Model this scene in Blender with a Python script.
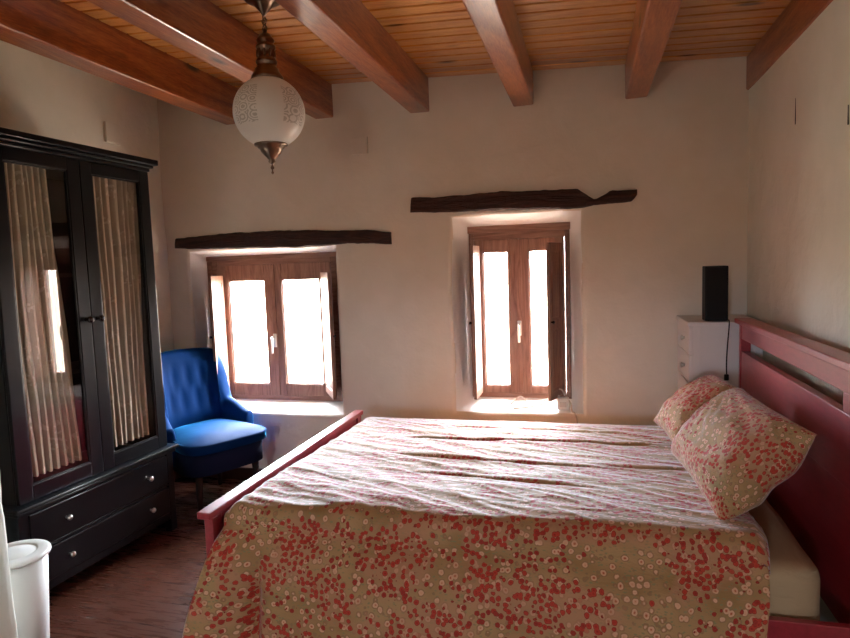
import bpy, bmesh, math, random
from math import sin, cos, pi, radians, sqrt, atan2, exp
from mathutils import Vector, Matrix, noise
random.seed(4)
for o in list(bpy.data.objects): bpy.data.objects.remove(o)
S = bpy.context.scene
col = S.collection

# ------------------------------------------------------------------ camera
def rot_axes(a, p, r):
    F = Vector((-sin(a)*cos(p), cos(a)*cos(p), -sin(p)))
    R0 = Vector((cos(a), sin(a), 0)); U0 = R0.cross(F)
    return R0*cos(r)+U0*sin(r), U0*cos(r)-R0*sin(r), F
R_, U_, F_ = rot_axes(.2607, .0877, -.0343)
cam = bpy.data.cameras.new('camera'); cam.sensor_width = 36; cam.lens = 614.44/850*36
cam.clip_start = .05
co = bpy.data.objects.new('camera', cam); col.objects.link(co)
m = Matrix((R_, U_, -F_)).transposed().to_4x4(); m.translation = Vector((0, 0, 1.5193))
co.matrix_world = m
S.camera = co

# ------------------------------------------------------------------ world, light, exposure
w = bpy.data.worlds.new('daylight'); S.world = w; w.use_nodes = True
nt = w.node_tree; nt.nodes.clear()
out = nt.nodes.new('ShaderNodeOutputWorld'); bg = nt.nodes.new('ShaderNodeBackground')
tc = nt.nodes.new('ShaderNodeTexCoord'); sx = nt.nodes.new('ShaderNodeSeparateXYZ'); rp = nt.nodes.new('ShaderNodeValToRGB')
nt.links.new(tc.outputs['Generated'], sx.inputs[0]); nt.links.new(sx.outputs['Z'], rp.inputs[0])
rp.color_ramp.elements[0].position = 0.0; rp.color_ramp.elements[0].color = (.24, .20, .165, 1)
rp.color_ramp.elements[1].position = .06; rp.color_ramp.elements[1].color = (.73, .82, .98, 1)
e_ = rp.color_ramp.elements.new(.45); e_.color = (.92, .96, 1.0, 1)
nt.links.new(rp.outputs[0], bg.inputs['Color']); bg.inputs['Strength'].default_value = 80.0
nt.links.new(bg.outputs[0], out.inputs[0])
S.view_settings.view_transform = 'Standard'; S.view_settings.look = 'None'
S.view_settings.gamma = 1; S.view_settings.use_curve_mapping = False
S.view_settings.exposure = 0.6

def area(name, loc, rot, sx_, sy_, power=0, color=(1, 1, 1), portal=False):
    l = bpy.data.lights.new(name, 'AREA'); l.shape = 'RECTANGLE'; l.size = sx_; l.size_y = sy_
    l.energy = power; l.color = color
    if portal: l.cycles.is_portal = True
    o = bpy.data.objects.new(name, l); col.objects.link(o); o.location = loc; o.rotation_euler = rot
    return o
# sampling portals in two real windows and the added one behind the camera
area('window_portal', (-2.24, 4.23, 1.09), (-pi/2, 0, 0), 1.1, 1.15, portal=True)
area('window_portal', (-.44, 4.23, 1.19), (-pi/2, 0, 0), .75, 1.25, portal=True)
area('window_portal', (-.75, -2.62, 1.45), (pi/2, 0, 0), .4, .6, portal=True)

# warm fill light, added unseen behind the camera to light the near side
pl = bpy.data.lights.new('added_warm_fill', 'POINT'); pl.energy = 4.5; pl.color = (1.0, .72, .42); pl.shadow_soft_size = .18
po = bpy.data.objects.new('added_warm_fill', pl); col.objects.link(po); po.location = (-.6, -1.6, 2.0)

# ------------------------------------------------------------------ node helpers
def mat(name, color=(.8, .8, .8), rough=.6, metal=0, spec=.5, **kw):
    M = bpy.data.materials.new(name); M.use_nodes = True
    b = M.node_tree.nodes['Principled BSDF']
    b.inputs['Base Color'].default_value = (*color, 1); b.inputs['Roughness'].default_value = rough
    b.inputs['Metallic'].default_value = metal; b.inputs['Specular IOR Level'].default_value = spec
    for k, v in kw.items():
        b.inputs[k.replace('_', ' ')].default_value = v
    return M
class N:
    """small node-graph helper"""
    def __init__(s, M): s.t = M.node_tree; s.b = s.t.nodes['Principled BSDF']
    def n(s, typ, ins=None, **props):
        x = s.t.nodes.new('ShaderNode'+typ)
        for k, v in props.items(): setattr(x, k, v)
        for k, v in (ins or {}).items():
            if hasattr(v, 'is_output'): s.t.links.new(v, x.inputs[k])
            else: x.inputs[k].default_value = v
        return x
    def l(s, a, b): s.t.links.new(a, b)
    def coord(s, which='Object', scale=(1, 1, 1), rot=(0, 0, 0), loc=(0, 0, 0)):
        c = s.n('TexCoord'); mp = s.n('Mapping', {'Vector': c.outputs[which], 'Scale': scale, 'Rotation': rot, 'Location': loc})
        return mp.outputs[0]
    def noise(s, v, scale, detail=3, rough=.5, dist=0):
        return s.n('TexNoise', {'Vector': v, 'Scale': scale, 'Detail': detail, 'Roughness': rough, 'Distortion': dist}).outputs['Fac']
    def ramp(s, f, stops, interp='LINEAR'):
        r = s.n('ValToRGB', {'Fac': f}); e = r.color_ramp; e.interpolation = interp
        while len(e.elements) < len(stops): e.elements.new(.5)
        for el, (p, c) in zip(e.elements, stops):
            el.position = p; el.color = (*c, 1) if len(c) == 3 else c
        return r.outputs[0]
    def math(s, op, a, b=0, c=None):
        ins = {0: a, 1: b}
        if c is not None: ins[2] = c
        return s.n('Math', ins, operation=op).outputs[0]
    def mix(s, f, a, b, mode='MIX'):
        x = s.t.nodes.new('ShaderNodeMix'); x.data_type = 'RGBA'; x.blend_type = mode
        for i, v in ((0, f), (6, a), (7, b)):
            if hasattr(v, 'is_output'): s.t.links.new(v, x.inputs[i])
            elif i == 0: x.inputs[0].default_value = v
            else: x.inputs[i].default_value = (*v, 1)
        return x.outputs[2]
    def bump(s, h, strength=.3, dist=.01, base=None):
        ins = {'Height': h, 'Strength': strength, 'Distance': dist}
        if base is not None: ins['Normal'] = base
        return s.n('Bump', ins).outputs[0]

# ------------------------------------------------------------------ materials
def plaster(name, c1, c2, stroke=1.0):
    M = mat(name, c1, .85, spec=.25); g = N(M)
    v = g.coord('Object')
    big = g.noise(v, 1.3, 4, .6); mid = g.noise(v, 7, 3, .5, .4); fine = g.noise(v, 60, 3, .6)
    g.l(g.ramp(g.math('ADD', g.math('MULTIPLY', big, .7), g.math('MULTIPLY', mid, .3)), [(.35, c1), (.65, c2)]), g.b.inputs['Base Color'])
    h = g.math('ADD', g.math('MULTIPLY', mid, 1.0*stroke), g.math('MULTIPLY', fine, .18))
    g.l(g.bump(h, .30*stroke, .02), g.b.inputs['Normal'])
    return M
M_wall = plaster('lime_plaster', (.71, .64, .54), (.79, .72, .63))
M_wall_side = plaster('rough_lime_plaster', (.76, .75, .63), (.84, .83, .72), 1.4)
M_reveal = plaster('daylit_reveal_plaster', (.90, .90, .88), (.93, .93, .91), .7)  # plaster whitened in colour to stand for window light on the reveals

def wood(name, dark, mid, light, axis='X', rough=.4, scale=1.0, knots=True, varnish=0, bumpy=.15, rnd=False, rings=9):
    M = mat(name, mid, rough); g = N(M)
    sc = {'X': (.35, 3, 3), 'Y': (3, .35, 3), 'Z': (3, 3, .35)}[axis]
    c = g.n('TexCoord'); vec = c.outputs['Object']
    if rnd:
        oi = g.n('ObjectInfo'); off = g.n('CombineXYZ', {0: g.math('MULTIPLY', oi.outputs['Random'], 9.), 1: g.math('MULTIPLY', oi.outputs['Random'], 5.)})
        vec = g.n('VectorMath', {0: vec, 1: off.outputs[0]}, operation='ADD').outputs[0]
    mp = g.n('Mapping', {'Vector': vec, 'Scale': tuple(q*scale for q in sc)}).outputs[0]
    n1 = g.noise(mp, 2.2, 3, .5, .8)
    rg_ = g.math('FRACT', g.math('MULTIPLY', n1, rings))
    rg_ = g.math('ABSOLUTE', g.math('SUBTRACT', rg_, .5))
    fib = g.noise(g.n('Mapping', {'Vector': mp, 'Scale': (6, 6, 6)}).outputs[0], 9, 3, .6)
    f = g.math('ADD', g.math('MULTIPLY', rg_, .9 if rings > 5 else .6), g.math('MULTIPLY', fib, .5 if rings > 5 else .75))
    cc = g.ramp(f, [(.12, dark), (.42, mid), (.85, light)])
    if knots:
        kv = g.n('Mapping', {'Vector': vec, 'Scale': {'X': (2.0, 6, 6), 'Y': (6, 2.0, 6), 'Z': (6, 6, 2.0)}[axis]}).outputs[0]
        vo = g.n('TexVoronoi', {'Vector': kv, 'Scale': .9*scale}).outputs['Distance']
        k = g.ramp(vo, [(.06, (1, 1, 1)), (.14, (0, 0, 0))])
        cc = g.mix(k, cc, tuple(q*.35 for q in dark))
    g.l(cc, g.b.inputs['Base Color'])
    g.l(g.bump(f, bumpy, .01), g.b.inputs['Normal'])
    if varnish: g.b.inputs['Coat Weight'].default_value = varnish; g.b.inputs['Coat Roughness'].default_value = .18
    return M, g, cc
M_beam, _, _ = wood('varnished_pine_beam', (.09, .012, .003), (.22, .040, .008), (.46, .14, .034), 'Y', .30, .8, rnd=True, varnish=.6, rings=4)
M_ceil, g, cc = wood('pine_ceiling_boards', (.24, .065, .010), (.52, .19, .034), (.76, .37, .09), 'X', .30, 1.0, varnish=1.0, bumpy=.12, rings=4)
# per-board tone
sep = g.n('SeparateXYZ', {0: g.n('TexCoord').outputs['Object']})
bid = g.math('FLOOR', g.math('DIVIDE', sep.outputs[1], .1))
wn = g.n('TexWhiteNoise', {'W': bid}, noise_dimensions='1D').outputs['Value']
g.l(g.mix(g.math('MULTIPLY', wn, .45), cc, (.24, .08, .02)), g.b.inputs['Base Color'])
M_lintel, _, _ = wood('old_dark_oak', (.012, .004, .002), (.035, .010, .006), (.07, .022, .012), 'X', .7, 1.5, bumpy=.8, knots=False)
M_win, _, _ = wood('brown_window_wood', (.15, .066, .042), (.24, .115, .075), (.31, .165, .115), 'Z', .4, 1.2, knots=True, rnd=True)
M_win_h, _, _ = wood('brown_window_wood_rails', (.15, .066, .042), (.24, .115, .075), (.31, .165, .115), 'X', .4, 1.2, knots=True, rnd=True)

def floor_mat():
    M = mat('dark_plank_floor', (.1, .03, .02), .32, spec=.3); g = N(M)
    v = g.coord('Object')
    br = g.n('TexBrick', {'Vector': v, 'Color1': (.060, .019, .012, 1), 'Color2': (.030, .009, .006, 1), 'Mortar': (.008, .003, .002, 1),
             'Scale': 1.0, 'Mortar Size': .0025, 'Brick Width': 1.25, 'Row Height': .165, 'Bias': 0.0})
    st = g.noise(g.coord('Object', (2, 22, 1)), 2.5, 4, .6, .6)
    c = g.mix(g.ramp(st, [(.3, (.0, 0, 0)), (.75, (.75, .75, .75))]), br.outputs['Color'], (.10, .034, .020))
    g.l(c, g.b.inputs['Base Color'])
    g.l(g.ramp(st, [(.2, (.22, .22, .22)), (.8, (.34, .34, .34))]), g.b.inputs['Roughness'])
    g.l(g.bump(g.math('SUBTRACT', g.math('MULTIPLY', st, .3), br.outputs['Fac']), .4, .004), g.b.inputs['Normal'])
    return M
M_floor = floor_mat()
M_red = mat('red_stained_wood', (.48, .028, .045), .40)
g = N(M_red); st = g.noise(g.coord('Object', (10, 2, 10)), 6, 4, .6)
g.l(g.ramp(st, [(.3, (.27, .014, .022)), (.7, (.38, .024, .036))]), g.b.inputs['Base Color'])
g.l(g.bump(st, .12, .004), g.b.inputs['Normal'])
g.b.inputs['Coat Weight'].default_value = .6; g.b.inputs['Coat Roughness'].default_value = .28
M_black = mat('black_brown_stain', (.004, .005, .007), .28, spec=.16)
g = N(M_black); st = g.noise(g.coord('Object', (6, 6, 1)), 14, 4, .6)
g.l(g.bump(st, .06, .003), g.b.inputs['Normal'])
g.b.inputs['Coat Weight'].default_value = .25; g.b.inputs['Coat Roughness'].default_value = .12
M_dark_in = mat('wardrobe_inside', (.02, .017, .015), .6)
M_white = mat('white_lacquer', (.74, .70, .68), .42)
M_whitepl = mat('white_bin_plastic', (.78, .79, .77), .35)
M_blackpl = mat('black_plastic', (.005, .005, .006), .55, spec=.25)
M_metal = mat('brushed_nickel', (.62, .6, .57), .3, 1)
M_brass = mat('aged_dark_bronze', (.20, .135, .10), .28, 1)
M_cable = mat('white_cable_plastic', (.62, .55, .48), .5)
M_dkmetal = mat('dark_knob_metal', (.05, .045, .05), .25, .8)
M_leg = mat('dark_turned_wood', (.012, .006, .005), .6, spec=.2)
M_slit = mat('shadowed_slit', (.02, .018, .015), .9)

def glass(name, tint=(1, 1, 1), refl=1.0, rough=0.0):
    M = bpy.data.materials.new(name); M.use_nodes = True; t = M.node_tree; t.nodes.clear()
    o = t.nodes.new('ShaderNodeOutputMaterial'); mx = t.nodes.new('ShaderNodeMixShader')
    tr = t.nodes.new('ShaderNodeBsdfTransparent'); gl = t.nodes.new('ShaderNodeBsdfGlossy'); fr = t.nodes.new('ShaderNodeFresnel')
    tr.inputs[0].default_value = (*tint, 1); gl.inputs['Roughness'].default_value = rough; fr.inputs[0].default_value = 1.0+.5*refl
    ge = t.nodes.new('ShaderNodeNewGeometry'); su = t.nodes.new('ShaderNodeMath'); su.operation = 'SUBTRACT'; su.inputs[0].default_value = 1
    t.links.new(ge.outputs['Backfacing'], su.inputs[1]); mu = t.nodes.new('ShaderNodeMath'); mu.operation = 'MULTIPLY'
    t.links.new(fr.outputs[0], mu.inputs[0]); t.links.new(su.outputs[0], mu.inputs[1])
    t.links.new(mu.outputs[0], mx.inputs[0]); t.links.new(tr.outputs[0], mx.inputs[1]); t.links.new(gl.outputs[0], mx.inputs[2])
    t.links.new(mx.outputs[0], o.inputs[0]); return M
M_glass = glass('window_glass', (.96, .97, .97))
M_cabglass = glass('cabinet_glass', (.97, .97, .96), 1.3)

def floral():
    M = mat('floral_cotton', (.5, .45, .33), .75, spec=.35); g = N(M)
    c = g.n('TexCoord'); uv = c.outputs['UV']
    base = g.noise(uv, 4.5, 2, .5)
    ground = g.ramp(base, [(.35, (.33, .18, .065)), (.6, (.46, .26, .115)), (.75, (.35, .25, .11))])
    wob = g.n('TexNoise', {'Vector': uv, 'Scale': 60., 'Detail': 2.}).outputs['Color']
    uvw = g.n('VectorMath', {0: uv, 1: g.n('VectorMath', {0: wob, 'Scale': .008}, operation='SCALE').outputs[0]}, operation='ADD').outputs[0]
    # leaves: small olive flecks
    lf = g.n('TexVoronoi', {'Vector': g.n('Mapping', {'Vector': uvw, 'Scale': (1, 2.0, 1), 'Rotation': (0, 0, .6)}).outputs[0], 'Scale': 55., 'Randomness': 1.}, ).outputs['Distance']
    ground = g.mix(g.ramp(lf, [(.22, (.8, .8, .8)), (.32, (0, 0, 0))]), ground, (.24, .22, .10))
    # diagonal cluster masks
    mp = g.n('Mapping', {'Vector': uv, 'Scale': (4.2, 6.6, 1), 'Rotation': (0, 0, .75)}).outputs[0]
    mA = g.noise(mp, 1.0, 3, .6, .6)
    mB = g.noise(g.n('Mapping', {'Vector': mp, 'Location': (7.3, 3.1, 0)}).outputs[0], 1.0, 3, .6, .6)
    # pale blossoms: ring and petals
    def cellmask(v, loc):
        q = g.n('Mapping', {'Vector': v.outputs['Position'], 'Scale': (4.2, 6.6, 1), 'Rotation': (0, 0, .75)}).outputs[0]
        if loc: q = g.n('Mapping', {'Vector': q, 'Location': loc}).outputs[0]
        return g.noise(q, 1.0, 3, .6, .6)
    v1 = g.n('TexVoronoi', {'Vector': uvw, 'Scale': 38., 'Randomness': .8})
    d1 = v1.outputs['Distance']
    fl = g.ramp(d1, [(.0, (.45, .11, .05)), (.10, (.45, .11, .05)), (.15, (.66, .34, .20)), (.30, (.70, .41, .26)), (.36, (.36, .16, .07)), (.43, (.30, .18, .08))])
    fm = g.math('MULTIPLY', g.math('LESS_THAN', d1, .46), g.math('GREATER_THAN', cellmask(v1, (7.3, 3.1, 0)), .27))
    colr = g.mix(fm, ground, fl)
    # red roses in clusters
    v2 = g.n('TexVoronoi', {'Vector': uvw, 'Scale': 55., 'Randomness': .85})
    d2 = v2.outputs['Distance']
    rr = g.ramp(d2, [(.0, (.16, .010, .006)), (.12, (.44, .028, .014)), (.34, (.52, .052, .024)), (.46, (.22, .022, .010))])
    rb = g.ramp(g.n('SeparateColor', {0: v2.outputs['Color']}).outputs[0], [(.14, (0, 0, 0)), (.16, (1, 1, 1))])
    inside = g.math('GREATER_THAN', cellmask(v2, None), .50)
    colr = g.mix(g.ramp(mA, [(.45, (0, 0, 0)), (.56, (.6, .6, .6))]), colr, (.50, .23, .13))
    rm = g.math('MULTIPLY', g.math('MULTIPLY', g.math('LESS_THAN', d2, .47), inside), rb)
    colr = g.mix(rm, colr, rr)
    v3 = g.n('TexVoronoi', {'Vector': g.n('Mapping', {'Vector': uvw, 'Location': (3.37, 1.71, 0)}).outputs[0], 'Scale': 50., 'Randomness': .9})
    d3 = v3.outputs['Distance']; rb3 = g.math('GREATER_THAN', g.n('SeparateColor', {0: v3.outputs['Color']}).outputs[0], .45)
    rm3 = g.math('MULTIPLY', g.math('MULTIPLY', g.math('LESS_THAN', d3, .40), g.math('GREATER_THAN', cellmask(v3, None), .515)), rb3)
    colr = g.mix(rm3, colr, g.ramp(d3, [(.0, (.55, .22, .12)), (.08, (.30, .02, .01)), (.30, (.40, .035, .018)), (.40, (.20, .02, .01))]))
    g.l(colr, g.b.inputs['Base Color'])
    g.b.inputs['Sheen Weight'].default_value = 1.0; g.b.inputs['Sheen Roughness'].default_value = .30; g.b.inputs['Sheen Tint'].default_value = (.93, .93, 1, 1)
    weave = g.noise(uv, 420, 1)
    fold = g.noise(g.n('Mapping', {'Vector': uv, 'Scale': (5, 11, 1), 'Rotation': (0, 0, -.25)}).outputs[0], 1.6, 4, .6, .5)
    b1 = g.bump(fold, .4, .025)
    g.l(g.bump(weave, .12, .001, b1), g.b.inputs['Normal'])
    return M
M_floral = floral()
M_pillowcase = M_floral.copy(); M_pillowcase.name = 'floral_cotton_pillowcase'
M_pillowcase.node_tree.nodes['Principled BSDF'].inputs['Sheen Weight'].default_value = .35
M_sheet = mat('beige_cotton_sheet', (.44, .30, .17), .85); g = N(M_sheet)
g.l(g.bump(g.noise(g.coord('Object', (6, 2, 14)), 2.5, 3, .5, .6), .4, .02), g.b.inputs['Normal'])
M_mattress = mat('mattress_ticking', (.62, .48, .34), .9)
M_velvet = mat('blue_velvet', (.001, .024, .105), .65, spec=.06); g = N(M_velvet)
g.b.inputs['Sheen Weight'].default_value = .7; g.b.inputs['Sheen Roughness'].default_value = .25
g.b.inputs['Sheen Tint'].default_value = (.06, .5, 1, 1)
g.l(g.bump(g.noise(g.coord('Object'), 9, 3), .25, .01), g.b.inputs['Normal'])
M_velvet_shade = mat('shaded_velvet_skirt', (.002, .008, .035), .7, spec=.2)  # velvet darkened in colour to stand for the shadow under the seat

def curtain_mat():
    M = bpy.data.materials.new('sheer_flower_curtain'); M.use_nodes = True; g = N(M); t = g.t
    b = g.b; b.inputs['Roughness'].default_value = .8
    uv = g.n('TexCoord').outputs['UV']
    v = g.n('TexVoronoi', {'Vector': uv, 'Scale': 9., 'Randomness': .9}).outputs['Distance']
    n = g.noise(uv, 34, 2, .5)
    spray = g.math('MULTIPLY', g.math('LESS_THAN', v, .36), g.math('GREATER_THAN', n, .53))
    c = g.mix(g.math('MULTIPLY', spray, .75), (.56, .48, .36), (.85, .78, .65))
    g.l(c, b.inputs['Base Color'])
    tl = g.n('BsdfTranslucent', {'Color': (.5, .43, .33, 1)}); mx = g.n('MixShader', {0: .08})
    g.l(b.outputs[0], mx.inputs[1]); g.l(tl.outputs[0], mx.inputs[2])
    tr = g.n('BsdfTransparent'); mx2 = g.n('MixShader', {0: .10}); g.l(mx.outputs[0], mx2.inputs[1]); g.l(tr.outputs[0], mx2.inputs[2])
    g.l(mx2.outputs[0], t.nodes['Material Output'].inputs[0]); return M
M_curtain = curtain_mat()

def globe_mat():
    M = bpy.data.materials.new('engraved_frosted_glass'); M.use_nodes = True; g = N(M); t = g.t; b = g.b
    uv = g.n('TexCoord').outputs['UV']
    v = g.n('TexVoronoi', {'Vector': g.n('Mapping', {'Vector': uv, 'Scale': (16, 9, 1)}).outputs[0], 'Scale': 1.0, 'Randomness': .5}).outputs['Distance']
    nz = g.noise(g.n('Mapping', {'Vector': uv, 'Scale': (60, 34, 1)}).outputs[0], 1., 2, .6)
    rings = g.math('GREATER_THAN', g.math('SINE', g.math('MULTIPLY', g.math('ADD', v, g.math('MULTIPLY', nz, .12)), 30)), .1)
    sepv = g.n('SeparateXYZ', {0: uv})
    band = g.math('MULTIPLY', g.math('GREATER_THAN', sepv.outputs[1], .30), g.math('LESS_THAN', sepv.outputs[1], .76))
    gate = g.math('GREATER_THAN', g.math('SINE', g.math('ADD', g.math('MULTIPLY', sepv.outputs[0], 8*pi), 2.6)), -.1)
    pat = g.math('MULTIPLY', g.math('MULTIPLY', rings, band), gate)
    c = g.mix(g.math('MULTIPLY', pat, .75), (.93, .92, .88), (.42, .40, .36))
    g.l(c, b.inputs['Base Color']); b.inputs['Roughness'].default_value = .28
    tl = g.n('BsdfTranslucent', {'Color': (.85, .84, .80, 1)}); mx = g.n('MixShader', {0: .25})
    g.l(b.outputs[0], mx.inputs[1]); g.l(tl.outputs[0], mx.inputs[2])
    g.l(mx.outputs[0], t.nodes['Material Output'].inputs[0]); return M
M_globe = globe_mat()

# ------------------------------------------------------------------ mesh helpers
def link(name, bm, material, parent=None, smooth=False, loc=None, rotz=0, uvs=None):
    me = bpy.data.meshes.new(name); bm.normal_update(); bm.to_mesh(me); bm.free()
    me.materials.append(material)
    if smooth:
        for p in me.polygons: p.use_smooth = True
    o = bpy.data.objects.new(name, me); col.objects.link(o)
    if parent: o.parent = parent
    if loc: o.location = loc
    if rotz: o.rotation_euler.z = rotz
    return o
def box(bm, x0, x1, y0, y1, z0, z1, bev=0, seg=2):
    vs = [bm.verts.new(p) for p in ((x0, y0, z0), (x1, y0, z0), (x1, y1, z0), (x0, y1, z0), (x0, y0, z1), (x1, y0, z1), (x1, y1, z1), (x0, y1, z1))]
    fs = [bm.faces.new([vs[i] for i in f]) for f in ((0, 3, 2, 1), (4, 5, 6, 7), (0, 1, 5, 4), (1, 2, 6, 5), (2, 3, 7, 6), (3, 0, 4, 7))]
    if bev:
        es = list({e for f in fs for e in f.edges})
        bmesh.ops.bevel(bm, geom=es, offset=bev, segments=seg, affect='EDGES', profile=.5)
    return vs
def boxes(*bs, bev=0):
    bm = bmesh.new()
    for b in bs: box(bm, *b, bev=bev)
    return bm
def lathe(bm, prof, c=(0, 0, 0), n=32, uv=False, phase=0):
    rings = []
    for r, z in prof:
        rings.append([bm.verts.new((c[0]+r*cos(2*pi*k/n+phase), c[1]+r*sin(2*pi*k/n+phase), c[2]+z)) for k in range(n)] if r > 1e-5 else [bm.verts.new((c[0], c[1], c[2]+z))])
    lay = bm.loops.layers.uv.verify() if uv else None
    for i in range(len(prof)-1):
        A, B = rings[i], rings[i+1]
        for k in range(n):
            k2 = (k+1) % n
            if len(A) == 1 and len(B) == 1: continue
            if len(A) == 1: f = bm.faces.new((A[0], B[k2], B[k])); us = ((k, i), (k+1, i+1), (k, i+1))
            elif len(B) == 1: f = bm.faces.new((A[k], A[k2], B[0])); us = ((k, i), (k+1, i), (k, i+1))
            else: f = bm.faces.new((A[k], A[k2], B[k2], B[k])); us = ((k, i), (k+1, i), (k+1, i+1), (k, i+1))
            if uv:
                for lp, (a, b) in zip(f.loops, us): lp[lay].uv = (a/n, b/(len(prof)-1))
    return bm
def tube(bm, pts, r, n=8, closed=False):
    pts = [Vector(p) for p in pts]; L = len(pts); rings = []
    up = Vector((0, 0, 1))
    for i, p in enumerate(pts):
        a = pts[(i-1) % L] if (closed or i > 0) else p; b = pts[(i+1) % L] if (closed or i < L-1) else p
        d = (b-a).normalized()
        if abs(d.dot(up)) > .95: ref = Vector((1, 0, 0))
        else: ref = up
        s = d.cross(ref).normalized(); t = s.cross(d).normalized()
        rr = r[i] if isinstance(r, (list, tuple)) else r
        rings.append([bm.verts.new(p+s*cos(2*pi*k/n)*rr+t*sin(2*pi*k/n)*rr) for k in range(n)])
    for i in range(L if closed else L-1):
        A, B = rings[i], rings[(i+1) % L]
        for k in range(n): bm.faces.new((A[k], B[k], B[(k+1) % n], A[(k+1) % n]))
    if not closed: bm.faces.new(rings[0]); bm.faces.new(rings[-1][::-1])
    bmesh.ops.recalc_face_normals(bm, faces=bm.faces)
    return bm
def curve_pts(ctrl, n=10):
    P = [Vector(c) for c in ctrl]; P = [2*P[0]-P[1]]+P+[2*P[-1]-P[-2]]; out = []
    for i in range(1, len(P)-2):
        for k in range(n):
            t = k/n; a, b, c, d = P[i-1:i+3]
            out.append(.5*((2*b)+(-a+c)*t+(2*a-5*b+4*c-d)*t*t+(-a+3*b-3*c+d)*t**3))
    out.append(P[-2]); return out
def grid(bm, nu, nv, fn, uvfn=None, flip=False):
    V = [[bm.verts.new(fn(i/nu, j/nv)) for j in range(nv+1)] for i in range(nu+1)]
    lay = bm.loops.layers.uv.verify() if uvfn else None
    for i in range(nu):
        for j in range(nv):
            q = [(i, j), (i+1, j), (i+1, j+1), (i, j+1)]
            if flip: q = q[::-1]
            f = bm.faces.new([V[a][b] for a, b in q])
            if lay:
                for lp, (a, b) in zip(f.loops, q): lp[lay].uv = uvfn(a/nu, b/nv)
    return V
def empty(name, loc, rotz=0):
    o = bpy.data.objects.new(name, None); col.objects.link(o); o.location = loc; o.rotation_euler.z = rotz
    o.empty_display_size = .1; return o
def tag(o, label=None, cat=None, group=None, kind=None):
    if label: o['label'] = label
    if cat: o['category'] = cat
    if group: o['group'] = group
    if kind: o['kind'] = kind
    return o
def dup(src, parent=None, mats=None):
    c = src.copy(); col.objects.link(c)
    if parent: c.parent = parent
    for ch in [q for q in bpy.data.objects if q.parent == src]:
        dup(ch, c)
    return c
def bev_mod(o, wd, seg=3, ang=35):
    md = o.modifiers.new('bevel', 'BEVEL'); md.width = wd; md.segments = seg; md.limit_method = 'ANGLE'; md.angle_limit = radians(ang); return o
def subsurf(o, lv=1):
    md = o.modifiers.new('sub', 'SUBSURF'); md.levels = lv; md.render_levels = lv; return o
def sm(a, b, x):
    t = max(0, min(1, (x-a)/(b-a))); return t*t*(3-2*t)

# ------------------------------------------------------------------ room shell
YW = 3.9; XL = -2.98; XR = .885; YB = -2.5; ZC = 2.95
def czl(x): return 2.655-.045*x      # ceiling board underside
o = link('floor', boxes((XL-.2, XR+.2, YB-.2, 4.4, -.12, 0)), M_floor); tag(o, kind='structure')

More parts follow.
